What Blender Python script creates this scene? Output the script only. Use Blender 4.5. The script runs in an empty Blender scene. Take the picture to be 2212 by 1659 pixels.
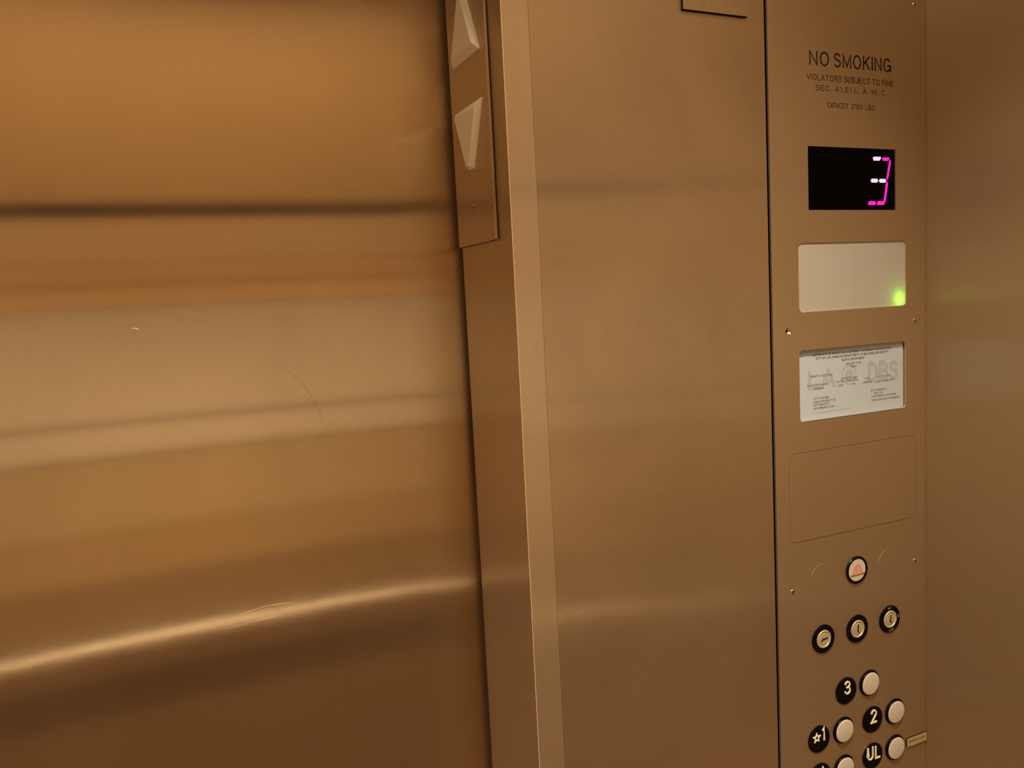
import bpy, bmesh, math, random
from mathutils import Vector, Matrix

random.seed(7)
S = bpy.context.scene
COL = S.collection
ZO = 0.12                     # the floor lies at z = 0

# ---------------------------------------------------------------- camera
cam_d = bpy.data.cameras.new('camera')
cam = bpy.data.objects.new('camera', cam_d)
COL.objects.link(cam)
S.camera = cam
cam_d.sensor_width = 36.0
cam_d.lens = 27.99
cam_d.clip_start = 0.02
R = Matrix(((0.91116, 0.0888, -0.40237), (-0.40873, 0.07101, -0.90989), (-0.05223, 0.99351, 0.101)))
cam.matrix_world = Matrix.Translation((0, -0.72, 1.5 + ZO)) @ R.to_4x4()

# ---------------------------------------------------------------- world, exposure
w = bpy.data.worlds.new('world')
S.world = w
w.use_nodes = True
w.node_tree.nodes['Background'].inputs[0].default_value = (0.02, 0.014, 0.008, 1)
w.node_tree.nodes['Background'].inputs[1].default_value = 1.0
S.view_settings.view_transform = 'Standard'
S.view_settings.look = 'None'
S.view_settings.gamma = 1
S.view_settings.exposure = 0.06
S.view_settings.use_curve_mapping = False
S.cycles.use_denoising = True
S.cycles.max_bounces = 10
S.cycles.diffuse_bounces = 5
S.cycles.glossy_bounces = 6
S.cycles.caustics_reflective = True

# ---------------------------------------------------------------- lamps of the cabin ceiling
LAMP_COL = (1.0, 0.77, 0.49)
LAMP_W = (12.4, 12.4, 2.0, 2.0, 2.0)
LAMP_SPREAD = (86, 86, 160, 160, 160)
LAMPS = [(-0.45, -0.50), (0.42, -0.50), (-0.62, -0.90), (0.0, -0.90), (0.60, -0.90)]
LAMP_WHERE = ('by the door on the left', 'by the door on the right', 'by the back wall on the left', 'by the back wall in the middle', 'by the back wall on the right')
CEIL = 2.44


# ---------------------------------------------------------------- materials
def mat(name):
    m = bpy.data.materials.new(name)
    m.use_nodes = True
    nt = m.node_tree
    for n in list(nt.nodes):
        nt.nodes.remove(n)
    out = nt.nodes.new('ShaderNodeOutputMaterial')
    b = nt.nodes.new('ShaderNodeBsdfPrincipled')
    nt.links.new(b.outputs[0], out.inputs[0])
    return m, nt, b, out


def plain(name, col, rough=0.5, metal=0.0, emit=None, es=0.0, spec=0.5):
    m, nt, b, out = mat(name)
    n = nt.nodes.new('ShaderNodeTexNoise')
    n.inputs['Scale'].default_value = 60
    n.inputs['Detail'].default_value = 4
    mx = nt.nodes.new('ShaderNodeMix')
    mx.data_type = 'RGBA'
    mx.inputs['Factor'].default_value = 0.5
    mx.inputs['A'].default_value = (*[c * 0.96 for c in col], 1)
    mx.inputs['B'].default_value = (*[min(1, c * 1.04) for c in col], 1)
    nt.links.new(n.outputs['Fac'], mx.inputs['Factor'])
    nt.links.new(mx.outputs['Result'], b.inputs['Base Color'])
    b.inputs['Roughness'].default_value = rough
    b.inputs['Metallic'].default_value = metal
    b.inputs['Specular IOR Level'].default_value = spec
    if emit:
        b.inputs['Emission Color'].default_value = (*emit, 1)
        b.inputs['Emission Strength'].default_value = es
    return m


def brushed(name, col, rough, aniso=1.0, diff=0.15, warp=0.0, smudge=0.5, comb=0.0):
    """vertically brushed sheet metal: grooves run along Z, so reflections smear sideways"""
    m, nt, b, out = mat(name)
    N = nt.nodes.new
    L = nt.links.new
    geo = N('ShaderNodeNewGeometry')
    cr = N('ShaderNodeVectorMath')
    cr.operation = 'CROSS_PRODUCT'
    L(geo.outputs['True Normal'], cr.inputs[0])
    cr.inputs[1].default_value = (0.0, 0.0, 1.0)
    L(cr.outputs[0], b.inputs['Tangent'])
    b.inputs['Metallic'].default_value = 1.0
    b.inputs['Anisotropic'].default_value = aniso
    tc = N('ShaderNodeTexCoord')
    # fine brushing grain
    mp = N('ShaderNodeMapping')
    mp.inputs['Scale'].default_value = (900, 900, 6)
    L(tc.outputs['Object'], mp.inputs[0])
    g = N('ShaderNodeTexNoise')
    g.inputs['Scale'].default_value = 1
    g.inputs['Detail'].default_value = 2
    L(mp.outputs[0], g.inputs['Vector'])
    # hand smudges
    s = N('ShaderNodeTexNoise')
    s.inputs['Scale'].default_value = 4.5
    s.inputs['Detail'].default_value = 5
    s.inputs['Distortion'].default_value = 0.6
    L(tc.outputs['Object'], s.inputs['Vector'])
    # colour
    mr = N('ShaderNodeMapRange')
    L(g.outputs['Fac'], mr.inputs['Value'])
    mr.inputs['From Min'].default_value = 0.3
    mr.inputs['From Max'].default_value = 0.7
    mr.inputs['To Min'].default_value = 0.985
    mr.inputs['To Max'].default_value = 1.015
    mr2 = N('ShaderNodeMapRange')
    L(s.outputs['Fac'], mr2.inputs['Value'])
    mr2.inputs['From Min'].default_value = 0.3
    mr2.inputs['From Max'].default_value = 0.7
    mr2.inputs['To Min'].default_value = 1 - 0.08 * smudge
    mr2.inputs['To Max'].default_value = 1 + 0.08 * smudge
    mu = N('ShaderNodeMath')
    mu.operation = 'MULTIPLY'
    L(mr.outputs[0], mu.inputs[0])
    L(mr2.outputs[0], mu.inputs[1])
    sc = N('ShaderNodeVectorMath')
    sc.operation = 'SCALE'
    sc.inputs[0].default_value = col
    L(mu.outputs[0], sc.inputs['Scale'])
    L(sc.outputs[0], b.inputs['Base Color'])
    rr = N('ShaderNodeMapRange')
    L(s.outputs['Fac'], rr.inputs['Value'])
    rr.inputs['From Min'].default_value = 0.3
    rr.inputs['From Max'].default_value = 0.7
    rr.inputs['To Min'].default_value = rough * (1 - 0.12 * smudge)
    rr.inputs['To Max'].default_value = rough * (1 + 0.12 * smudge)
    L(rr.outputs[0], b.inputs['Roughness'])
    # sheet is slightly dented: very long, very shallow waves
    if warp:
        mp2 = N('ShaderNodeMapping')
        mp2.inputs['Scale'].default_value = (2.2, 2.2, 1.3)
        mp2.inputs['Location'].default_value = (0.37, 0.0, 0.15)
        L(tc.outputs['Object'], mp2.inputs[0])
        wn = N('ShaderNodeTexNoise')
        wn.inputs['Scale'].default_value = 1.0
        wn.inputs['Detail'].default_value = 0.6
        L(mp2.outputs[0], wn.inputs['Vector'])
        bp = N('ShaderNodeBump')
        bp.inputs['Strength'].default_value = 1.0
        bp.inputs['Distance'].default_value = warp
        L(wn.outputs['Fac'], bp.inputs['Height'])
        L(bp.outputs[0], b.inputs['Normal'])
    # the comb of fine vertical grooves tips the surface left and right
    if comb:
        mp3 = N('ShaderNodeMapping')
        mp3.inputs['Scale'].default_value = (24000, 24000, 900)
        L(tc.outputs['Object'], mp3.inputs[0])
        gn = N('ShaderNodeTexNoise')
        gn.inputs['Scale'].default_value = 1.0
        gn.inputs['Detail'].default_value = 0.0
        L(mp3.outputs[0], gn.inputs['Vector'])
        m1 = N('ShaderNodeMath')
        m1.operation = 'SUBTRACT'
        L(gn.outputs['Fac'], m1.inputs[0])
        m1.inputs[1].default_value = 0.5
        m2 = N('ShaderNodeMath')
        m2.operation = 'MULTIPLY'
        L(m1.outputs[0], m2.inputs[0])
        m2.inputs[1].default_value = comb
        v1 = N('ShaderNodeVectorMath')
        v1.operation = 'SCALE'
        L(cr.outputs[0], v1.inputs[0])
        L(m2.outputs[0], v1.inputs['Scale'])
        v2 = N('ShaderNodeVectorMath')
        v2.operation = 'ADD'
        L(v1.outputs[0], v2.inputs[0])
        L(bp.outputs[0] if warp else geo.outputs['Normal'], v2.inputs[1])
        v3 = N('ShaderNodeVectorMath')
        v3.operation = 'NORMALIZE'
        L(v2.outputs[0], v3.inputs[0])
        L(v3.outputs[0], b.inputs['Normal'])
    # the film of dirt and the unpolished grain scatter a little light
    if diff:
        d = N('ShaderNodeBsdfDiffuse')
        dc = N('ShaderNodeVectorMath')
        dc.operation = 'SCALE'
        L(sc.outputs[0], dc.inputs[0])
        dc.inputs['Scale'].default_value = 0.85
        L(dc.outputs[0], d.inputs['Color'])
        mx = N('ShaderNodeMixShader')
        mx.inputs[0].default_value = diff
        L(b.outputs[0], mx.inputs[1])
        L(d.outputs[0], mx.inputs[2])
        L(mx.outputs[0], out.inputs[0])
    return m


STEEL = (0.66, 0.53, 0.38)
M = {}
M['door'] = brushed('door_brushed_steel', STEEL, 0.13, diff=0.06, warp=0.0030, smudge=0.6, comb=0.8)
M['jamb'] = brushed('jamb_brushed_steel', STEEL, 0.20, diff=0.22, comb=1.2)
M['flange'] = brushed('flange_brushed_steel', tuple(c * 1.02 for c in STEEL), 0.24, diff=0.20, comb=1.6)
M['wall'] = brushed('wall_brushed_steel', STEEL, 0.18, diff=0.12, smudge=1.1, comb=1.6)
M['cop'] = brushed('panel_brushed_steel', tuple(c * 0.97 for c in STEEL), 0.24, diff=0.18, smudge=0.2, comb=1.6)
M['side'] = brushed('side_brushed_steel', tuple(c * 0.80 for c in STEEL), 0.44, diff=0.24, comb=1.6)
M['edge'] = plain('painted_edge_highlight', (0.90, 0.76, 0.58), 0.45, 0.6)  # lighter than the steel: paints the highlight line along the jamb corner
M['chrome'] = plain('polished_steel', (0.80, 0.72, 0.60), 0.12, 1.0)
M['lock'] = plain('nickel_lock', (0.60, 0.53, 0.42), 0.35, 0.45)
M['rail'] = plain('handrail_steel', (0.98, 0.97, 0.93), 0.22, 1.0)
M['black'] = plain('black_plastic', (0.003, 0.002, 0.002), 0.3, spec=0.12)
M['gap'] = plain('dark_gap', (0.012, 0.007, 0.004), 0.9, spec=0.1)
M['ink'] = plain('black_ink', (0.016, 0.007, 0.004), 0.6, spec=0.2)
M['ink_faint'] = plain('worn_ink', (0.05, 0.024, 0.010), 0.6, spec=0.2)
M['white'] = plain('white_plastic', (0.93, 0.88, 0.79), 0.35)
M['cream'] = plain('cream_numeral', (0.84, 0.82, 0.70), 0.35)
M['cap'] = plain('button_cap_plastic', (0.56, 0.53, 0.50), 0.25)
M['paper'] = plain('certificate_paper', (0.44, 0.53, 0.67), 0.7, spec=0.2)
M['print'] = plain('grey_print', (0.24, 0.22, 0.20), 0.8, spec=0.1)
M['print_dark'] = plain('dark_print', (0.14, 0.12, 0.11), 0.8, spec=0.1)
M['watermark'] = plain('pale_watermark', (0.36, 0.43, 0.55), 0.8, spec=0.1)
M['red'] = plain('faded_red_print', (0.50, 0.17, 0.13), 0.4)
M['pink'] = plain('pale_red_print', (0.58, 0.36, 0.30), 0.4)
M['back'] = plain('back_wall_laminate', (0.72, 0.53, 0.31), 0.35, spec=0.4)
M['back_mid'] = plain('back_wall_light_laminate', (0.88, 0.69, 0.45), 0.35, spec=0.4)
M['back_wood'] = plain('back_wall_wood_band', (0.85, 0.61, 0.36), 0.4, spec=0.4)
M['back_grey'] = plain('back_wall_grey_laminate', (0.70, 0.66, 0.59), 0.35, spec=0.4)
M['back_tan'] = plain('back_wall_tan_laminate', (0.50, 0.40, 0.26), 0.35, spec=0.4)
M['back_brown'] = plain('back_wall_falloff_brown', (0.42, 0.30, 0.16), 0.4, spec=0.4)  # first darker step, painting the light's fade down the wall
M['back_dark'] = plain('back_wall_falloff_dark', (0.26, 0.18, 0.09), 0.4, spec=0.4)  # darkest step of that painted fade, just above the handrail
M['back_low'] = plain('lower_back_wall_laminate', (0.16, 0.09, 0.035), 0.4, spec=0.4)
M['floor'] = plain('floor_vinyl', (0.20, 0.12, 0.045), 0.5)
M['ceil'] = plain('ceiling_panel', (0.40, 0.33, 0.24), 0.6)
M['lampface'] = plain('lamp_face', (0.9, 0.9, 0.9), 0.5, emit=LAMP_COL, es=6.0)
M['glass'] = plain('display_glass', (0.0008, 0.0004, 0.0006), 0.35, spec=0.05)
M['seg'] = plain('digit_glow', (0.1, 0.0, 0.05), 0.5, emit=(1.0, 0.012, 0.50), es=1.15)
M['seg_hot'] = plain('digit_glow_bright', (0.1, 0.0, 0.05), 0.5, emit=(1.0, 0.62, 0.93), es=1.2)
M['led'] = plain('green_led', (0.1, 0.3, 0.02), 0.5, emit=(0.35, 1.0, 0.04), es=85.0)
M['tag'] = plain('engraved_laminate_tag', (0.42, 0.31, 0.19), 0.45)


def lens_mat():
    m, nt, b, out = mat('milky_lens')
    nt.nodes.remove(b)
    d = nt.nodes.new('ShaderNodeBsdfDiffuse')
    t = nt.nodes.new('ShaderNodeBsdfTranslucent')
    g = nt.nodes.new('ShaderNodeBsdfGlossy')
    n = nt.nodes.new('ShaderNodeTexNoise')
    n.inputs['Scale'].default_value = 12
    cr = nt.nodes.new('ShaderNodeValToRGB')
    cr.color_ramp.elements[0].color = (0.54, 0.54, 0.54, 1)
    cr.color_ramp.elements[1].color = (0.58, 0.58, 0.58, 1)
    nt.links.new(n.outputs['Fac'], cr.inputs[0])
    nt.links.new(cr.outputs[0], d.inputs['Color'])
    t.inputs['Color'].default_value = (0.8, 0.8, 0.75, 1)
    g.inputs['Roughness'].default_value = 0.35
    a = nt.nodes.new('ShaderNodeMixShader')
    a.inputs[0].default_value = 0.3
    nt.links.new(d.outputs[0], a.inputs[1])
    nt.links.new(t.outputs[0], a.inputs[2])
    c = nt.nodes.new('ShaderNodeMixShader')
    c.inputs[0].default_value = 0.04
    nt.links.new(a.outputs[0], c.inputs[1])
    nt.links.new(g.outputs[0], c.inputs[2])
    nt.links.new(c.outputs[0], out.inputs[0])
    return m


M['lens'] = lens_mat()


# ---------------------------------------------------------------- mesh helpers
def box(bm, x0, x1, y0, y1, z0, z1, bev=0.0, seg=2, edges='all'):
    r = bmesh.ops.create_cube(bm, size=1)
    vs = r['verts']
    for v in vs:
        v.co = Vector((x0 if v.co.x < 0 else x1, y0 if v.co.y < 0 else y1, z0 if v.co.z < 0 else z1))
    if bev:
        es = {e for v in vs for e in v.link_edges}
        if edges == 'vertical':
            es = {e for e in es if abs(e.verts[0].co.z - e.verts[1].co.z) > 1e-6}
        bmesh.ops.bevel(bm, geom=list(es), offset=bev, segments=seg, affect='EDGES', profile=0.5)


def rrect(x0, x1, z0, z1, r, n=6):
    pts = []
    for cx, cz, a0 in ((x1 - r, z1 - r, 0), (x0 + r, z1 - r, 90), (x0 + r, z0 + r, 180), (x1 - r, z0 + r, 270)):
        for i in range(n + 1):
            a = math.radians(a0 + 90 * i / n)
            pts.append((cx + r * math.cos(a), cz + r * math.sin(a)))
    return pts


def plate(bm, loops, y0, y1):
    """sheet in the XZ plane between y0 (front) and y1 (back); loops[0] outline, others holes"""
    es, rings = [], []
    for lp in loops:
        vs = [bm.verts.new((x, y0, z)) for x, z in lp]
        rings.append(vs)
        for i in range(len(vs)):
            es.append(bm.edges.new((vs[i], vs[(i + 1) % len(vs)])))
    r = bmesh.ops.triangle_fill(bm, use_beauty=True, use_dissolve=False, edges=es, normal=(0, -1, 0))
    front = [f for f in r['geom'] if isinstance(f, bmesh.types.BMFace)]
    ex = bmesh.ops.extrude_face_region(bm, geom=front, use_keep_orig=True)
    for v in ex['geom']:
        if isinstance(v, bmesh.types.BMVert):
            v.co.y = y1
    bmesh.ops.recalc_face_normals(bm, faces=bm.faces)


def lathe(bm, prof, seg=48, cx=0, cz=0):
    """profile [(radius, y)] turned about an axis along Y"""
    rings = []
    for r, y in prof:
        if r < 1e-7:
            rings.append([bm.verts.new((cx, y, cz))])
        else:
            rings.append([bm.verts.new((cx + r * math.cos(2 * math.pi * i / seg), y, cz + r * math.sin(2 * math.pi * i / seg))) for i in range(seg)])
    for a, b in zip(rings, rings[1:]):
        if len(a) == 1 and len(b) == 1:
            continue
        for i in range(seg):
            j = (i + 1) % seg
            if len(a) == 1:
                bm.faces.new((a[0], b[i], b[j]))
            elif len(b) == 1:
                bm.faces.new((a[i], a[j], b[0]))
            else:
                bm.faces.new((a[i], a[j], b[j], b[i]))
    bmesh.ops.recalc_face_normals(bm, faces=bm.faces)


def tube(bm, pts, r, seg=10, cap=True):
    pts = [Vector(p) for p in pts]
    rings = []
    for i, p in enumerate(pts):
        t = (pts[min(i + 1, len(pts) - 1)] - pts[max(i - 1, 0)]).normalized()
        up = Vector((0, 1, 0)) if abs(t.y) < 0.9 else Vector((0, 0, 1))
        a = t.cross(up).normalized()
        b = t.cross(a)
        rings.append([bm.verts.new(p + r * (math.cos(2 * math.pi * k / seg) * a + math.sin(2 * math.pi * k / seg) * b)) for k in range(seg)])
    for A, Bq in zip(rings, rings[1:]):
        for k in range(seg):
            bm.faces.new((A[k], A[(k + 1) % seg], Bq[(k + 1) % seg], Bq[k]))
    if cap:
        bm.faces.new(rings[0])
        bm.faces.new(rings[-1])
    bmesh.ops.recalc_face_normals(bm, faces=bm.faces)


def wpos(o):
    v = Vector((0, 0, 0))
    while o is not None:
        v += o.location
        o = o.parent
    return v


def obj(name, bm, m, parent=None, at=(0, 0, 0), smooth=None):
    """one mesh object; the bmesh is drawn around `at` (panel coordinates: wall at y=0)"""
    me = bpy.data.meshes.new(name)
    if smooth is not None:
        for f in bm.faces:
            f.smooth = True
    bm.to_mesh(me)
    bm.free()
    if smooth is not None and hasattr(me, 'set_sharp_from_angle'):
        me.set_sharp_from_angle(angle=math.radians(smooth))
    me.materials.append(m)
    o = bpy.data.objects.new(name, me)
    COL.objects.link(o)
    loc = Vector(at) + Vector((0, 0, ZO))
    if parent is not None:
        o.parent = parent
        loc = loc - wpos(parent)
    o.location = loc
    return o


def thing(name, label, cat, at, group=None):
    o = bpy.data.objects.new(name, None)
    COL.objects.link(o)
    o.empty_display_size = 0.05
    o.location = Vector(at) + Vector((0, 0, ZO))
    o['label'] = label
    o['category'] = cat
    if group:
        o['group'] = group
    return o


def struct(name, bm, m, smooth=None):
    o = obj(name, bm, m, smooth=smooth)
    o['kind'] = 'structure'
    return o


def _arc(cx, cy, rx, ry, a0, a1, n=10):
    return [(cx + rx * math.cos(math.radians(a0 + (a1 - a0) * i / n)), cy + ry * math.sin(math.radians(a0 + (a1 - a0) * i / n))) for i in range(n + 1)]


# plain grotesque capitals as pen strokes: (advance width, [polylines]) on a unit height
GL = {
    'A': (.66, [[(0, 0), (.33, 1), (.66, 0)], [(.12, .34), (.54, .34)]]),
    'B': (.58, [[(0, 0), (0, 1), (.32, 1)] + _arc(.32, .76, .22, .24, 90, -90) + [(0, .52)], [(.32, .52)] + _arc(.33, .26, .25, .26, 90, -90) + [(0, 0)]]),
    'C': (.62, [_arc(.32, .5, .32, .5, 40, 320, 18)]),
    'D': (.62, [[(0, 0), (0, 1), (.28, 1)] + _arc(.28, .5, .34, .5, 90, -90, 14) + [(0, 0)]]),
    'E': (.52, [[(.52, 1), (0, 1), (0, 0), (.52, 0)], [(0, .52), (.46, .52)]]),
    'F': (.50, [[(.50, 1), (0, 1), (0, 0)], [(0, .52), (.44, .52)]]),
    'G': (.66, [_arc(.33, .5, .33, .5, 42, 345, 18) + [(.66, .46), (.38, .46)], [(.66, .46), (.66, 0)]]),
    'H': (.60, [[(0, 0), (0, 1)], [(.6, 0), (.6, 1)], [(0, .52), (.6, .52)]]),
    'I': (.0, [[(0, 0), (0, 1)]]),
    'J': (.42, [[(.42, 1), (.42, .24)] + _arc(.21, .24, .21, .24, 0, -170)]),
    'K': (.58, [[(0, 0), (0, 1)], [(.56, 1), (0, .38)], [(.2, .6), (.58, 0)]]),
    'L': (.48, [[(0, 1), (0, 0), (.48, 0)]]),
    'M': (.72, [[(0, 0), (0, 1), (.36, .08), (.72, 1), (.72, 0)]]),
    'N': (.60, [[(0, 0), (0, 1), (.6, 0), (.6, 1)]]),
    'O': (.68, [_arc(.34, .5, .34, .5, 0, 360, 24)]),
    'P': (.54, [[(0, 0), (0, 1), (.3, 1)] + _arc(.3, .73, .24, .27, 90, -90) + [(0, .46)]]),
    'R': (.58, [[(0, 0), (0, 1), (.32, 1)] + _arc(.32, .74, .24, .26, 90, -90) + [(0, .48)], [(.32, .48), (.58, 0)]]),
    'S': (.56, [_arc(.29, .75, .25, .25, 25, 230, 12) + _arc(.28, .26, .28, .26, 70, -150, 14)]),
    'T': (.60, [[(0, 1), (.6, 1)], [(.3, 1), (.3, 0)]]),
    'U': (.58, [[(0, 1), (0, .28)] + _arc(.29, .28, .29, .28, 180, 360, 12) + [(.58, 1)]]),
    'V': (.64, [[(0, 1), (.32, 0), (.64, 1)]]),
    'W': (.88, [[(0, 1), (.22, 0), (.44, .95), (.66, 0), (.88, 1)]]),
    'X': (.60, [[(0, 0), (.6, 1)], [(0, 1), (.6, 0)]]),
    'Y': (.62, [[(0, 1), (.31, .45), (.62, 1)], [(.31, .45), (.31, 0)]]),
    '0': (.54, [_arc(.27, .5, .27, .5, 0, 360, 20)]),
    '1': (.20, [[(0, .84), (.16, .90), (.20, 1), (.20, 0)]]),
    '2': (.52, [_arc(.26, .74, .26, .26, 170, -30, 12) + [(0, 0), (.54, 0)]]),
    '3': (.54, [_arc(.27, .76, .24, .24, 160, -80, 12), _arc(.27, .27, .27, .27, 80, -160, 14), [(.2, .53), (.3, .53)]]),
    '4': (.56, [[(.42, 0), (.42, 1), (0, .28), (.58, .28)]]),
    '5': (.52, [[(.48, 1), (.08, 1), (.04, .5)] + _arc(.26, .3, .26, .3, 130, -150, 14)]),
    '6': (.54, [_arc(.27, .3, .27, .3, 0, 360, 18), _arc(.40, .35, .40, .65, 180, 95, 8)]),
    '7': (.52, [[(0, 1), (.52, 1), (.2, 0)]]),
    '8': (.54, [_arc(.27, .75, .22, .25, 0, 360, 16), _arc(.27, .26, .27, .26, 0, 360, 16)]),
    '9': (.54, [_arc(.27, .7, .27, .3, 0, 360, 18), _arc(.14, .65, .40, .65, 0, -85, 8)]),
    '.': (.0, [[(-.01, .04), (.01, .04)]]),
    ':': (.0, [[(-.01, .04), (.01, .04)], [(-.01, .6), (.01, .6)]]),
    '#': (.5, [[(.1, 0), (.2, 1)], [(.32, 0), (.42, 1)], [(0, .33), (.5, .33)], [(0, .67), (.5, .67)]]),
    '(': (.2, [_arc(.3, .5, .3, .6, 120, 240, 6)]),
    ')': (.2, [_arc(-.1, .5, .3, .6, 60, -60, 6)]),
}


def text_bm(bm, s, x0, x1, z0, z1, y0, y1, wt=0.13, gap=0.30):
    """lettering drawn with a round pen and fitted to x0..x1, z0..z1, from y0 (front) back to y1"""
    H = z1 - z0
    pen = wt * H / 2
    hz = H - 2 * pen
    adv, cur = [], 0.0
    for ch in s:
        if ch == ' ':
            adv.append(None)
            cur += 0.36
            continue
        adv.append(cur)
        cur += GL[ch][0] + gap
    tot = cur - gap
    kx = (x1 - x0 - 2 * pen) / tot if tot > 0.01 else 1.0
    dep = 1.2e-5
    for ch, a in zip(s, adv):
        if a is None:
            continue
        yc = y0
        for pl in GL[ch][1]:
            P = [Vector((x0 + pen + (a + px) * kx, 0, z0 + pen + pz * hz)) for px, pz in pl]
            n = len(P)
            yc -= 2 * dep
            lf, rt = [], []
            for k in range(n):
                d1 = (P[k] - P[k - 1]).normalized() if k > 0 else None
                d2 = (P[k + 1] - P[k]).normalized() if k < n - 1 else None
                d1 = d1 or d2
                d2 = d2 or d1
                t = (d1 + d2)
                t = t.normalized() if t.length > 1e-6 else d2
                c = max(0.45, t.dot(d2))
                nn = Vector((-t.z, 0, t.x)) * (pen / c)
                e = Vector((0, 0, 0))
                if k == 0:
                    e = -d2 * pen * 0.8
                if k == n - 1:
                    e = d1 * pen * 0.8
                lf.append(P[k] + nn + e)
                rt.append(P[k] - nn + e)
            A = [bm.verts.new((v.x, yc - dep * k / n, v.z)) for k, v in enumerate(lf)]
            Bv = [bm.verts.new((v.x, yc - dep * k / n, v.z)) for k, v in enumerate(rt)]
            C2 = [bm.verts.new((v.x, y1, v.z)) for v in lf]
            D2 = [bm.verts.new((v.x, y1, v.z)) for v in rt]
            for k in range(n - 1):
                bm.faces.new((A[k], A[k + 1], Bv[k + 1], Bv[k]))
                bm.faces.new((A[k + 1], A[k], C2[k], C2[k + 1]))
                bm.faces.new((Bv[k], Bv[k + 1], D2[k + 1], D2[k]))
            bm.faces.new((A[0], Bv[0], D2[0], C2[0]))
            bm.faces.new((Bv[-1], A[-1], C2[-1], D2[-1]))
    for f in bm.faces:
        f.normal_update()


def nb():
    return bmesh.new()


# ================================================================= THE CABIN
FL = -0.12
XR, XL, YB = 0.9045, -0.95, -1.25
XJ, YD = 0.3266, 0.150         # door jamb corner, door plane

bm = nb()
box(bm, XL - .03, XR + .03, YB - .03, 0.25, FL - .05, FL)
struct('floor', bm, M['floor'])
bm = nb()
box(bm, XL - .03, XR + .03, YB - .03, 0.25, CEIL, CEIL + .05)
struct('ceiling', bm, M['ceil'])

# front wall between the door jamb and the operating panel, and over the door
bm = nb()
box(bm, 0.3563, 0.6475, 0.0, 0.02, FL, CEIL)
struct('wall_front', bm, M['wall'])
bm = nb()
box(bm, -0.61, XJ - .0005, 0.0, 0.02, 2.03, CEIL)
struct('trim_3', bm, M['wall'])
bm = nb()
box(bm, XL, -0.64, 0.0, 0.02, FL, CEIL)
struct('wall_front_left', bm, M['wall'])
# dark carcass behind the seams
bm = nb()
box(bm, 0.3563, XR + .02, 0.0205, 0.03, FL, CEIL)
struct('trim_4', bm, M['gap'])

# jambs: folded sheet, narrow face flange and deep return
def jamb(xs, name):
    bm = nb()
    if xs > 0:
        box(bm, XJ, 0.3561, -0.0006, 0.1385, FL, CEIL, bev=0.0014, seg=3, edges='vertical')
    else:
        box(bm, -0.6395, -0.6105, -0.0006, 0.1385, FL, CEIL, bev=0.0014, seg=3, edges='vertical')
    bm.faces.ensure_lookup_table()
    for f in bm.faces:
        f.normal_update()
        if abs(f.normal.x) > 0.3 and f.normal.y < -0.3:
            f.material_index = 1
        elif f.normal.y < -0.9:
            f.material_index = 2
    o = struct(name, bm, M['jamb'])
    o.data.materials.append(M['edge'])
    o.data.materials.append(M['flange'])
    return o



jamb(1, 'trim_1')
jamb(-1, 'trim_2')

# sliding door leaf
bm = nb()
box(bm, -0.66, 0.44, YD, YD + 0.03, FL + .005, 2.06)
door = struct('door_1', bm, M['door'])
M['scratch_dark'] = plain('dull_scratch', (0.20, 0.13, 0.07), 0.6, 0.4)
M['scratch'] = plain('bright_scratch', (0.62, 0.48, 0.32), 0.4, 0.8)


def scratch(pts, wd, m):
    """hairline scored into the door sheet, a shallow raised burr"""
    P = [Vector((x, YD, z)) for x, z in pts]
    Q = []
    for i in range(len(P) - 1):
        p0, p1, p2, p3 = P[max(i - 1, 0)], P[i], P[i + 1], P[min(i + 2, len(P) - 1)]
        for k in range(6):
            t = k / 6
            Q.append(0.5 * ((2 * p1) + (p2 - p0) * t + (2 * p0 - 5 * p1 + 4 * p2 - p3) * t * t + (3 * p1 - p0 - 3 * p2 + p3) * t ** 3))
    Q.append(P[-1])
    bm = nb()
    n = len(Q)
    rows = []
    for i, q in enumerate(Q):
        t = (Q[min(i + 1, n - 1)] - Q[max(i - 1, 0)]).normalized()
        nn = Vector((-t.z, 0, t.x))
        h = wd * 0.5 * math.sin(math.pi * (i + 0.4) / (n - 0.2))
        rows.append([bm.verts.new(q + nn * h), bm.verts.new(q + Vector((0, -wd * 0.25, 0))), bm.verts.new(q - nn * h)])
    for a, c in zip(rows, rows[1:]):
        bm.faces.new((a[0], a[1], c[1], c[0]))
        bm.faces.new((a[1], a[2], c[2], c[1]))
    bmesh.ops.recalc_face_normals(bm, faces=bm.faces)
    obj('scratch', bm, m, door)


for pts, wd, m in (
    ([(0.097, 1.4582), (0.1195, 1.4442), (0.1397, 1.4241), (0.1547, 1.3934), (0.1623, 1.3619), (0.166, 1.3305)], .00030, 'scratch_dark'),
    ([(0.0438, 1.3272), (0.071, 1.3109), (0.098, 1.2942), (0.1208, 1.2753)], .00028, 'scratch_dark'),
    ([(-0.0226, 1.4955), (-0.018, 1.4945), (-0.0126, 1.4926)], .0007, 'scratch'),
    ([(0.0522, 1.1858), (0.068, 1.1886), (0.0849, 1.1902), (0.114, 1.1884)], .00028, 'scratch'),
    ([(0.0413, 1.177), (0.0605, 1.1841), (0.0823, 1.1887), (0.094, 1.1832)], .00028, 'scratch_dark'),
    ([(-0.0273, 1.1862), (-0.024, 1.188), (-0.0196, 1.1904)], .00028, 'scratch_dark'),
    ([(0.068, 1.1886), (0.0894, 1.1872), (0.1122, 1.1652)], .00022, 'scratch_dark'),
    ([(0.1442, 1.1885), (0.152, 1.190), (0.1597, 1.1907)], .00028, 'scratch_dark'),
    ([(0.0387, 1.1735), (0.0646, 1.1755), (0.0935, 1.177)], .00022, 'scratch')):
    scratch(pts, wd, M[m])
bm = nb()
box(bm, -0.70, 0.50, YD + 0.05, YD + 0.06, FL, CEIL)
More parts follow.
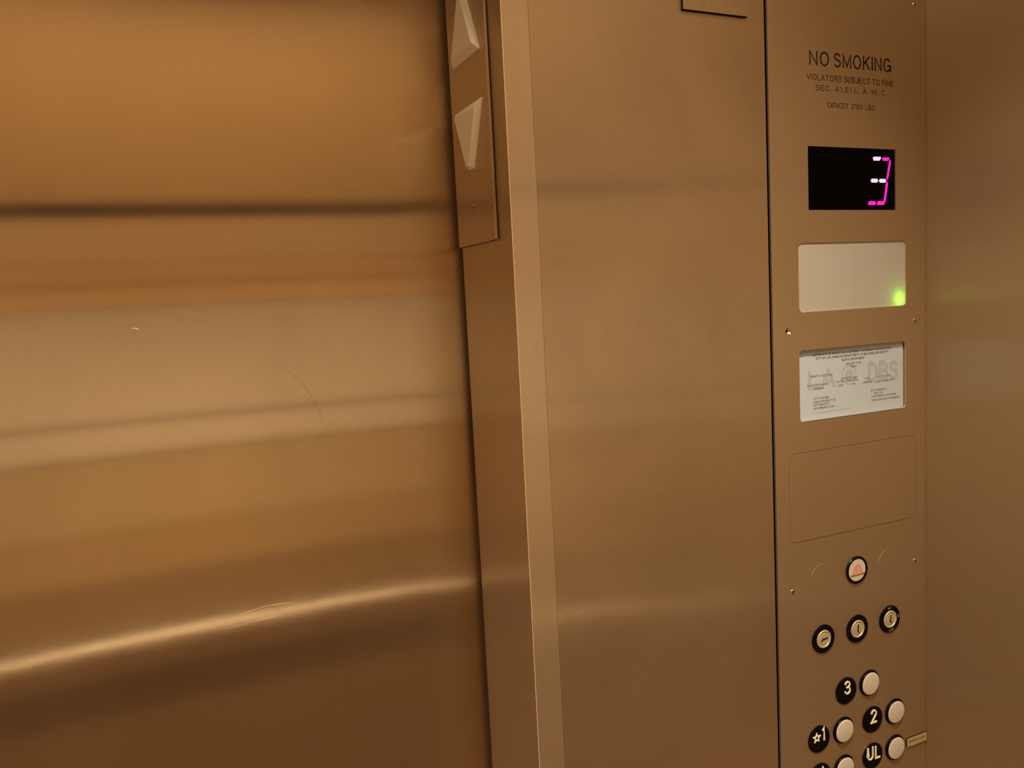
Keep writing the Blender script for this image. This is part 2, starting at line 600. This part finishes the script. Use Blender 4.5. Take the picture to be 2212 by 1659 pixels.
struct('trim_5', bm, M['gap'])

# side walls
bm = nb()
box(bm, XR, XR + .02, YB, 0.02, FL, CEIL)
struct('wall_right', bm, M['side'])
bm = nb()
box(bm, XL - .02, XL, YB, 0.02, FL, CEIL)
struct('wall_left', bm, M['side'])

# back wall: panels with dark horizontal reveals
bm = nb()
box(bm, XL, XR, YB - .002, YB + .001, FL, CEIL)
struct('trim_6', bm, M['gap'])
def back_band(name, z0, z1, m, y=0.016):
    bm = nb()
    box(bm, XL + .004, XR - .004, YB + .001, YB + y, z0, z1, bev=0.001)
    return struct(name, bm, m)


back_band('wall_back', 1.800, CEIL, M['back'])
back_band('trim_7', 1.652, 1.764, M['back_mid'])
back_band('trim_8', 1.604, 1.650, M['back_wood'])
back_band('trim_9', 1.590, 1.602, M['back'], 0.018)
back_band('trim_10', 1.540, 1.588, M['back_wood'])
back_band('trim_11', 1.246, 1.536, M['back_grey'])
back_band('trim_12', 1.158, 1.237, M['back_grey'])
back_band('trim_13', 0.965, 1.150, M['back_tan'])
back_band('trim_14', 0.835, 0.963, M['back_brown'])
back_band('trim_15', 0.700, 0.833, M['back_dark'])
back_band('wall_back_lower', FL, 0.688, M['back_low'])

# ---------------------------------------------------------------- downlights
for i, (x, y) in enumerate(LAMPS):
    nm = LAMP_WHERE[i]
    t = thing('ceiling_downlight', 'round recessed warm downlight in the cabin ceiling, ' + nm, 'ceiling light', (x, y, CEIL), 'ceiling downlights of the cabin')
    bm = nb()
    n = 40
    for r0, r1, za, zb in ((0.060, 0.078, -0.004, -0.001),):
        pr = [(0.058, 0.0), (0.058, -0.004), (0.075, -0.004), (0.078, 0.0)]
        rings = [[bm.verts.new((r * math.cos(2 * math.pi * k / n), r * math.sin(2 * math.pi * k / n), z)) for k in range(n)] for r, z in pr]
        for A, Bq in zip(rings, rings[1:]):
            for k in range(n):
                bm.faces.new((A[k], A[(k + 1) % n], Bq[(k + 1) % n], Bq[k]))
    bmesh.ops.recalc_face_normals(bm, faces=bm.faces)
    obj('trim_ring', bm, M['chrome'], t, (x, y, CEIL), smooth=40)
    bm = nb()
    bmesh.ops.create_circle(bm, cap_ends=True, segments=n, radius=0.058)
    for v in bm.verts:
        v.co.z = -0.001
    obj('diffuser', bm, M['lampface'], t, (x, y, CEIL))
    ld = bpy.data.lights.new('downlight', 'AREA')
    ld.shape = 'DISK'
    ld.size = 0.11
    ld.spread = math.radians(LAMP_SPREAD[i])
    ld.energy = LAMP_W[i]
    ld.color = LAMP_COL
    lo = bpy.data.objects.new('downlight_lamp', ld)
    COL.objects.link(lo)
    lo.parent = t
    lo.location = (0, 0, -0.006)

# ---------------------------------------------------------------- handrail on the back wall
hr = thing('handrail', 'round brushed steel handrail running along the back wall', 'handrail', (0, YB + .016, 0.685))
bm = nb()
tube(bm, [(-0.80, 0, 0), (0.76, 0, 0)], 0.018, 32)
obj('rail', bm, M['rail'], hr, (0, YB + .075, 0.685), smooth=40)
for x in (-0.65, 0.0, 0.6):
    bm = nb()
    tube(bm, [(0, 0, 0), (0, 0.058, 0)], 0.008, 12)
    obj('bracket', bm, M['rail'], hr, (x, YB + .017, 0.685), smooth=40)

# ================================================================= DIRECTION LANTERN on the jamb
PX = XJ - 0.0009               # sheet face of the return
lan = thing('direction_lantern', 'slim steel car lantern plate with white up and down arrows on the door jamb', 'lantern', (XJ, 0.084, 1.565))
bm = nb()
box(bm, XJ - 0.0012, XJ - 0.0001, 0.0325, 0.1350, 1.567, 1.97)
obj('gasket', bm, M['gap'], lan)
bm = nb()
box(bm, XJ - 0.0042, XJ - 0.0012, 0.0310, 0.1365, 1.565, 1.972, bev=0.0005, seg=2)
obj('lantern_plate', bm, M['jamb'], lan)


def arrow(up, zb):
    """bevelled acrylic arrow head standing out of the plate; zb = height of its base"""
    s = 1 if up else -1
    c, hb, ht, L = 0.0830, 0.0385, 0.0066, 0.0650
    bm = nb()
    xp = XJ - 0.0042
    def ring(x, ins):
        k = (hb - ht) / L
        return [bm.verts.new((x, c + a, zb + s * z)) for a, z in (
            (-hb + ins * 1.15, ins), (hb - ins * 1.15, ins), (ht - ins * .35, L - ins * .5), (-ht + ins * .35, L - ins * .5))]
    r0 = ring(xp + .001, 0)
    r1 = ring(xp - .0018, 0)
    r2 = ring(xp - .0062, 0.0075)
    for A, Bq in ((r0, r1), (r1, r2)):
        for k in range(4):
            bm.faces.new((A[k], A[(k + 1) % 4], Bq[(k + 1) % 4], Bq[k]))
    bm.faces.new(r2)
    bm.faces.new(r0)
    bmesh.ops.recalc_face_normals(bm, faces=bm.faces)
    bmesh.ops.bevel(bm, geom=list(bm.edges), offset=0.0005, segments=2, affect='EDGES')
    o = obj('arrow_lens', bm, M['white'], lan, smooth=30)
    o['label'] = 'white bevelled up arrow' if up else 'white bevelled down arrow'
    return o


arrow(True, 1.7560)
arrow(False, 1.7085)
bm = nb()
lathe(bm, [(0, -0.0006), (0.0018, -0.0004), (0.0024, 0.0002)], 20)
for v in bm.verts:
    v.co = Vector((v.co.y, v.co.x, v.co.z))
bmesh.ops.recalc_face_normals(bm, faces=bm.faces)
sc = obj('plate_screw', bm, M['chrome'], lan, (XJ - .0042, 0.0845, 1.6047), smooth=40)
bm = nb()
box(bm, -0.0008, 0.0001, -0.0005, 0.0005, -0.0022, -0.0002)
obj('screw_slot', bm, M['gap'], sc, (XJ - .0042, 0.0845, 1.6047))

# ================================================================= SIGN PLATE at the top of the front wall
sp = thing('wall_plate', 'small steel plate with dark edges high on the wall between jamb and control panel', 'plate', (0.58, 0.0, 1.798))
bm = nb()
box(bm, 0.5360, 0.6225, -0.0030, 0.0, 1.798, 1.94)
obj('plate_edge', bm, M['gap'], sp)
bm = nb()
box(bm, 0.5362, 0.6223, -0.0034, -0.0030, 1.7982, 1.9398)
obj('plate_face', bm, M['wall'], sp)

# ================================================================= CAR OPERATING PANEL
CX = 0.778
cop = thing('control_panel', 'tall brushed steel elevator control panel with floor buttons, display and key switches', 'control panel', (CX, 0.0, FL))
T = 0.0025                     # sheet thickness: front at y=0
X0, X1 = 0.6520, 0.9040
DISP = rrect(0.7090, 0.8512, 1.5900, 1.6632, 0.0006, 2)
LENS = rrect(0.6922, 0.8685, 1.4712, 1.5520, 0.0060)
CERT = rrect(0.6912, 0.8682, 1.3402, 1.4262, 0.0055)
DOORH = rrect(0.6722, 0.8863, 1.1945, 1.3037, 0.0090)
bm = nb()
plate(bm, [[(X0, FL + .02), (X1, FL + .02), (X1, CEIL - .02), (X0, CEIL - .02)], DISP, LENS, CERT, DOORH,
           [(0.6746 + .0042 * math.cos(a * math.pi / 12), 1.45 + .0042 * math.sin(a * math.pi / 12)) for a in range(24)]], 0.0, T)
obj('face_plate', bm, M['cop'], cop)
# access door sheet lying flush in its cut-out
bm = nb()
plate(bm, [rrect(0.6726, 0.8859, 1.1949, 1.3033, 0.0086)], 0.00012, T)
obj('access_door', bm, M['cop'], cop)
bm = nb()
box(bm, X0 + .001, X1 - .001, T + .0175, T + .0179, FL + .03, CEIL - .03)
obj('panel_back', bm, M['gap'], cop)

# printed notice
bm = nb()
text_bm(bm, 'NO', 0.7132, 0.7433, 1.7545, 1.7709, -0.00012, 0.0, wt=0.115)
text_bm(bm, 'SMOKING', 0.7508, 0.8436, 1.7545, 1.7709, -0.00012, 0.0, wt=0.115)
obj('no_smoking_lettering', bm, M['ink'], cop)
bm = nb()
text_bm(bm, 'VIOLATORS SUBJECT TO FINE', 0.7090, 0.8480, 1.7380, 1.7450, -0.00012, 0.0, wt=0.13)
text_bm(bm, 'SEC. 41.51 L. A. M. C.', 0.7220, 0.8365, 1.7267, 1.7330, -0.00012, 0.0, wt=0.13)
text_bm(bm, 'CAPACITY', 0.7402, 0.7725, 1.7082, 1.7144, -0.00012, 0.0, wt=0.13)
text_bm(bm, '2150', 0.7780, 0.7960, 1.7082, 1.7144, -0.00012, 0.0, wt=0.13)
text_bm(bm, 'LBS.', 0.8010, 0.8178, 1.7082, 1.7144, -0.00012, 0.0, wt=0.13)
obj('notice_lettering', bm, M['ink_faint'], cop)
bm = nb()
plate(bm, [rrect(0.7062, 0.8560, 1.6985, 1.7820, 0.001, 2), rrect(0.7064, 0.8558, 1.6987, 1.7818, 0.001, 2)], -0.00010, 0.0)
obj('notice_outline', bm, M['cop'], cop)

# floor display
bm = nb()
box(bm, 0.7075, 0.8527, 0.0016, 0.006, 1.5885, 1.6647)
disp = obj('floor_display', bm, M['glass'], cop)
disp['label'] = 'black display window showing a pink 3'


def seg_bar(pts, m):
    bm = nb()
    plate(bm, [pts], 0.0006, 0.0017)
    o = obj('digit_segment', bm, m, disp)
    return o


def hseg(xa, xb, z, h, m, sl=0.0012, kind='mid'):
    e = h * 0.5
    if kind == 'top':
        p = [(xa + .001, z - e), (xa - .0004, z + e * .3), (xa + .0012, z + e), (xb, z + e), (xb - .0004, z), (xb - .0022, z - e)]
    elif kind == 'bot':
        p = [(xa, z - e), (xa + .0004, z), (xa + .0022, z + e), (xb - .0012, z + e), (xb, z), (xb - .0012, z - e)]
    else:
        p = [(xa, z), (xa + .0018, z + e), (xb - .0018, z + e), (xb, z), (xb - .0018, z - e), (xa + .0018, z - e)]
    seg_bar(p[::-1], m)


hseg(0.8146, 0.8268, 1.6517, 0.0044, M['seg_hot'], kind='top')
hseg(0.8300, 0.8412, 1.6515, 0.0040, M['seg'], kind='top')
hseg(0.8105, 0.8220, 1.6254, 0.0044, M['seg_hot'])
hseg(0.8242, 0.8358, 1.6254, 0.0044, M['seg_hot'])
hseg(0.8057, 0.8180, 1.5985, 0.0046, M['seg'], kind='bot')
hseg(0.8202, 0.8330, 1.5985, 0.0046, M['seg'], kind='bot')


def vseg(xt, zt, xb, zb, wd, m):
    h = wd / 2
    seg_bar([(xt, zt), (xt - h, zt - .0018), (xb - h, zb + .0018), (xb, zb), (xb + h, zb + .0018), (xt + h, zt - .0018)], m)


vseg(0.8428, 1.6508, 0.8380, 1.6268, 0.0022, M['seg'])
vseg(0.8374, 1.6242, 0.8334, 1.5995, 0.0026, M['seg'])

# emergency light lens with its green pilot lamp behind
bm = nb()
plate(bm, [rrect(0.6910, 0.8697, 1.4700, 1.5532, 0.0070)], 0.0012, 0.0040)
bmesh.ops.delete(bm, geom=[f for f in bm.faces if f.normal.y > 0.9], context='FACES')   # moulded cover, open at the back
lens = obj('emergency_light_lens', bm, M['lens'], cop)
lens['label'] = 'milky white rectangular light lens with green glow'
bm = nb()
bmesh.ops.create_uvsphere(bm, u_segments=20, v_segments=12, radius=0.0024)
obj('pilot_lamp', bm, M['led'], lens, (0.8580, 0.0092, 1.4802), smooth=60)
bm = nb()
for b_ in ((.6900, .6906, .0023, .0150, 1.4690, 1.5540), (.8701, .8707, .0023, .0150, 1.4690, 1.5540), (.6907, .8700, .0023, .0150, 1.4690, 1.4696), (.6907, .8700, .0023, .0150, 1.5534, 1.5540), (.6900, .8707, .0151, .0156, 1.4690, 1.5540)):
    box(bm, *b_)
obj('lens_housing', bm, M['black'], lens)
bm = nb()
box(bm, 0.7812, 0.7817, 0.0010, 0.0012, 1.4712, 1.5520)
obj('lens_seam', bm, M['tag'], lens)

# screws
def screw(x, z, ang=0.3, big=False):
    r = 0.0036 if big else 0.0030
    bm = nb()
    lathe(bm, [(r, 0.0004), (r, -0.0004), (r * .85, -0.0009), (r * .45, -0.0010), (r * .36, -0.0002), (0, -0.0001)], 28)
    s = obj('panel_screw', bm, M['chrome'], cop, (x, 0, z), smooth=35)
    bm = nb()
    plate(bm, [[(r * .36 * math.cos(math.radians(60 * k) + ang), r * .36 * math.sin(math.radians(60 * k) + ang)) for k in range(6)]], -0.0006, -0.0002)
    obj('screw_socket', bm, M['gap'], s, (x, 0, z))


for x, z, b in ((0.8840, 1.4508, False), (0.6746, 1.1350, False), (0.8838, 1.1355, False), (0.8838, 1.8383, False), (0.6746, 1.8383, False)):
    screw(x, z, 0.3, b)
# left upper position: deep polished countersink
bm = nb()
lathe(bm, [(0.0044, 0.0004), (0.0044, -0.0001), (0.0041, -0.0002), (0.0012, 0.0028), (0.0, 0.0029)], 32)
s = obj('panel_screw', bm, M['chrome'], cop, (0.6746, 0, 1.4500), smooth=35)
bm = nb()
lathe(bm, [(0.0016, 0.0021), (0.0, 0.0019)], 16)
obj('screw_socket', bm, M['gap'], s, (0.6746, 0, 1.4500))

# blanking plugs either side of the alarm button
for x, z in ((0.7222, 1.1430), (0.8354, 1.1412)):
    bm = nb()
    lathe(bm, [(0.0186, 0.0005), (0.0186, -0.0001), (0.0182, -0.0003), (0.0, -0.0003)], 64)
    obj('blank_plug', bm, M['cop'], cop, (x, 0, z))

# alarm button
bm = nb()
lathe(bm, [(0.0178, 0.0005), (0.0178, -0.0010), (0.0172, -0.0020), (0.0150, -0.0020), (0.0146, -0.0008), (0.0146, 0.0005)], 64)
al = obj('alarm_button', bm, M['black'], cop, (0.7795, 0, 1.1428), smooth=30)
al['label'] = 'round alarm button with a faded red bell'
bm = nb()
lathe(bm, [(0.0146, 0.0003), (0.0146, -0.0010), (0.0138, -0.0016), (0.0, -0.0018)], 64)
obj('button_lens', bm, M['cap'], al, (0.7795, 0, 1.1428), smooth=30)
bm = nb()
# bell: pale dome with darker outline, clapper slot and flared rim
def bell_pts(k):
    pts = []
    for i in range(13):
        a = math.pi * i / 12
        pts.append((0.0052 * k * math.cos(a), 0.0012 + 0.0052 * k * math.sin(a)))
    pts += [(-0.0062 * k, -0.0026), (-0.0102 * k, -0.0052 * k), (0.0102 * k, -0.0052 * k), (0.0062 * k, -0.0026)]
    return pts
plate(bm, [bell_pts(1.16), bell_pts(0.98)], -0.0021, -0.0017)
box(bm, -0.0024, -0.0016, -0.0021, -0.0017, -0.0035, 0.0045)
box(bm, -0.0112, 0.0112, -0.0021, -0.0017, -0.0064, -0.0055)
obj('bell_symbol', bm, M['red'], al, (0.7795, 0, 1.1428))
bm = nb()
plate(bm, [bell_pts(0.98)], -0.00195, -0.0017)
obj('bell_fill', bm, M['pink'], al, (0.7795, 0, 1.1428))

# key switches
def key_switch(x, z, ang, marks, lab):
    bm = nb()
    lathe(bm, [(0.0182, 0.0005), (0.0182, -0.0010), (0.0176, -0.0016), (0.0120, -0.0016), (0.0116, -0.0010), (0.0116, 0.0005)], 64)
    k = obj('key_switch', bm, M['black'], cop, (x, 0, z), smooth=30)
    k['label'] = lab
    bm = nb()
    lathe(bm, [(0.0115, 0.0004), (0.0115, -0.0016), (0.0108, -0.0023), (0.0096, -0.0023), (0.0090, -0.0016), (0.0076, -0.0016), (0.0070, -0.0020), (0.0, -0.0021)], 64)
    obj('lock_cylinder', bm, M['lock'], k, (x, 0, z), smooth=30)
    # keyway: zig-zag slot
    base = [(-0.0004, 0.0062), (0.0009, 0.0062), (0.0011, 0.0010), (0.0004, -0.0014), (0.0018, -0.0052), (0.0006, -0.0054), (-0.0017, -0.0020), (-0.0008, 0.0008)]
    ca, sa = math.cos(ang), math.sin(ang)
    bm = nb()
    plate(bm, [[(px * ca - pz * sa, px * sa + pz * ca) for px, pz in base]], -0.00235, -0.0020)
    obj('keyway', bm, M['gap'], k, (x, 0, z))
    if marks:
        bm = nb()
        for s, a, wd in (('OFF', 96, 0.0052), ('ON', 8, 0.0044), ('START', -82, 0.0090)):
            rr = 0.0149
            t = nb()
            text_bm(t, s, -wd / 2, wd / 2, -0.0013, 0.0013, -0.0018, -0.0016)
            phi = math.radians(a)
            rot = (phi - math.pi / 2) if a > 0 and a > 20 else (phi + math.pi / 2 if a < 0 else phi - math.pi / 2)
            c_, s_ = math.cos(rot), math.sin(rot)
            for v in t.verts:
                X, Z = v.co.x, v.co.z
                v.co.x = rr * math.cos(phi) + X * c_ - Z * s_
                v.co.z = rr * math.sin(phi) + X * s_ + Z * c_
            me = bpy.data.meshes.new('t')
            t.to_mesh(me)
            t.free()
            bm.from_mesh(me)
            bpy.data.meshes.remove(me)
        obj('switch_lettering', bm, M['print'], k, (x, 0, z))


key_switch(0.7224, 1.0653, math.radians(-80), False, 'left key switch, keyway turned sideways')
key_switch(0.7795, 1.0658, 0.0, False, 'middle key switch with plain black ring')
key_switch(0.8367, 1.0662, 0.0, True, 'right key switch with lettered black ring')

# floor markers and buttons
def star_bm(bm, cx, cz, r, y0, y1):
    o = [((r if k % 2 == 0 else r * .45) * math.sin(math.pi * k / 5), (r if k % 2 == 0 else r * .45) * math.cos(math.pi * k / 5)) for k in range(10)]
    i = [(x * .50, z * .50) for x, z in o]
    plate(bm, [[(cx + x, cz + z) for x, z in o], [(cx + x, cz + z) for x, z in i]], y0, y1)


def marker(x, z, glyphs, lab):
    bm = nb()
    lathe(bm, [(0.0176, 0.0004), (0.0176, -0.0008), (0.0170, -0.0013), (0.0, -0.0013)], 64)
    k = obj('floor_marker', bm, M['black'], cop, (x, 0, z), smooth=30)
    k['label'] = lab
    bm = nb()
    for g in glyphs:
        if g[0] == '*':
            star_bm(bm, g[1], g[2], g[3], -0.0022, -0.0012)
        else:
            text_bm(bm, g[0], g[1], g[2], g[3], g[4], -0.0022, -0.0012, wt=0.118)
    for v in bm.verts:
        v.co.z -= z
        v.co.x -= x
    obj('numeral', bm, M['cream'], k, (x, 0, z))


marker(0.7594, 0.9882, [('3', 0.7555, 0.7658, 0.9838, 1.0014)], 'black disc marked 3')
marker(0.8050, 0.9376, [('2', 0.8012, 0.8112, 0.9330, 0.9512)], 'black disc marked 2')
marker(0.7131, 0.9366, [('*', 0.7083, 0.9398, 0.0072), ('1', 0.7172, 0.7214, 0.9335, 0.9510)], 'black disc marked with a star and 1')
marker(0.8048, 0.8876, [('U', 0.7943, 0.8048, 0.8836, 0.9014), ('L', 0.8079, 0.8172, 0.8828, 0.9006)], 'black disc marked UL')
marker(0.7137, 0.8866, [('L', 0.7048, 0.7130, 0.8820, 0.8998), ('L', 0.7165, 0.7250, 0.8820, 0.8998)], 'black disc at the bottom edge, marked LL')


def button(x, z, lab):
    bm = nb()
    lathe(bm, [(0.0174, 0.0004), (0.0174, -0.0006), (0.0168, -0.0012), (0.0158, -0.0014), (0.0155, -0.0028), (0.0148, -0.0030), (0.0145, -0.0020)], 64)
    k = obj('floor_button', bm, M['black'], cop, (x, 0, z), smooth=30)
    k['label'] = lab
    bm = nb()
    lathe(bm, [(0.0147, 0.0002), (0.0147, -0.0031), (0.0142, -0.0036), (0.0132, -0.0038), (0.0, -0.0040)], 64)
    obj('button_cap', bm, M['cap'], k, (x, 0, z), smooth=40)


button(0.8000, 0.9885, 'white floor button beside the 3 disc')
button(0.8455, 0.9378, 'white floor button beside the 2 disc')
button(0.7543, 0.9370, 'white floor button beside the star 1 disc')
button(0.8455, 0.8876, 'white floor button beside the UL disc')
button(0.7545, 0.8860, 'white floor button at the bottom edge')

# small engraved tag
bm = nb()
box(bm, 0.8665, 0.9035, -0.0016, 0.0, 0.8822, 0.8938)
tg = obj('name_tag', bm, M['gap'], cop)
bm = nb()
box(bm, 0.8667, 0.9033, -0.0020, -0.0016, 0.8824, 0.8936)
obj('tag_face', bm, M['tag'], tg)
bm = nb()
text_bm(bm, 'UPPER LEVEL', 0.8695, 0.9008, 0.8872, 0.8904, -0.0021, -0.0020)
obj('tag_lettering', bm, M['ink_faint'], tg)

# ================================================================= CERTIFICATE behind its window
ce = thing('inspection_certificate', 'white printed elevator inspection certificate in the window below the milky light', 'certificate', (0.7797, 0.004, 1.340))
bm = nb()
plate(bm, [rrect(0.6895, 0.8676, 1.3385, 1.4275, 0.002, 2)], 0.0040, 0.0043)
obj('paper_sheet', bm, M['paper'], ce)
bm = nb()
plate(bm, [rrect(0.6890, 0.8740, 1.3380, 1.4285, 0.002, 2)], 0.0052, 0.0056)
obj('backing_card', bm, M['tag'], ce)
YT = 0.00375
bm = nb()
for s, x0, x1, zc, h in (
    ('CERTIFICATE OF INSPECTION AND PERMIT TO OPERATE AN ELEVATOR', .7150, .8461, 1.4189, .0026),
    ('CITY OF LOS ANGELES DEPARTMENT OF BUILDING AND SAFETY', .7211, .8419, 1.4146, .0026),
    ('ELEVATOR DIVISION', .7631, .8001, 1.4099, .0026)):
    text_bm(bm, s, x0, x1, zc - h / 2, zc + h / 2, YT, .0040)
obj('heading_print', bm, M['print_dark'], ce)
bm = nb()
for s, x0, x1, zc, h in (
    ('ISSUED FOR', .7691, .7944, 1.4045, .0022), ('PERMIT', .7771, .7872, 1.4006, .0018),
    ('PERMIT #  0270030', .7107, .7470, 1.3934, .0024), ('ELEVATOR # 46492', .7067, .7400, 1.3828, .0024),
    ('ADDRESS:', .7166, .7331, 1.3783, .0025),
    ('CAPACITY(LBS)', .7608, .7880, 1.3869, .0024), ('TYPE', .7993, .8096, 1.3835, .0024), ('DATE OF', .8211, .8443, 1.3841, .0024),
    ('RATED  SPEED(FPM)', .7543, .7900, 1.3835, .0022), ('LANDINGS', .7967, .8127, 1.3791, .0024), ('LAST INSPECTION', .8190, .8518, 1.3782, .0024),
    ('2150', .7567, .7647, 1.3787, .0022), ('100', .7803, .7844, 1.3788, .0022),
    ('ATTN OWNER:', .7159, .7412, 1.3663, .0022), ('ANGLE PROPERTY CO', .7159, .7525, 1.3622, .0022),
    ('1407 MISSION ST', .7158, .7421, 1.3585, .0022), ('LOS ANGELES CA 900', .7157, .7494, 1.3545, .0022),
    ('DATE ISSUED : 1', .8110, .8389, 1.3676, .0022), ('1 800 776', .8157, .8309, 1.3637, .0022),
    ('THIS PERMIT EXPIRES', .8115, .8550, 1.3597, .0022), ('TWELVE MONTHS AFTER ISSUE', .8114, .8598, 1.3552, .0022)):
    text_bm(bm, s, x0, x1, zc - h / 2, zc + h / 2, YT, .0040)
obj('body_print', bm, M['print'], ce)
bm = nb()
yw, yb_ = .00396, .00399
text_bm(bm, 'L', .7077, .7255, 1.3770, 1.4010, yw, yb_, wt=.20)
text_bm(bm, 'A', .7275, .7530, 1.3770, 1.4010, yw, yb_, wt=.20)
text_bm(bm, 'DBS', .8060, .8590, 1.3775, 1.4030, yw, yb_, wt=.20)
t = []
for r0 in (0.0125, 0.0105, 0.0070):
    t.append([(.7745 + r0 * math.cos(2 * math.pi * i / 40), 1.3905 + r0 * math.sin(2 * math.pi * i / 40)) for i in range(40)])
plate(bm, [t[0], t[1]], yw, yb_)
plate(bm, [t[2]], yw, yb_)
box(bm, .715, .775, yw, yb_, 1.3478, 1.3494)
obj('watermark_print', bm, M['watermark'], ce)
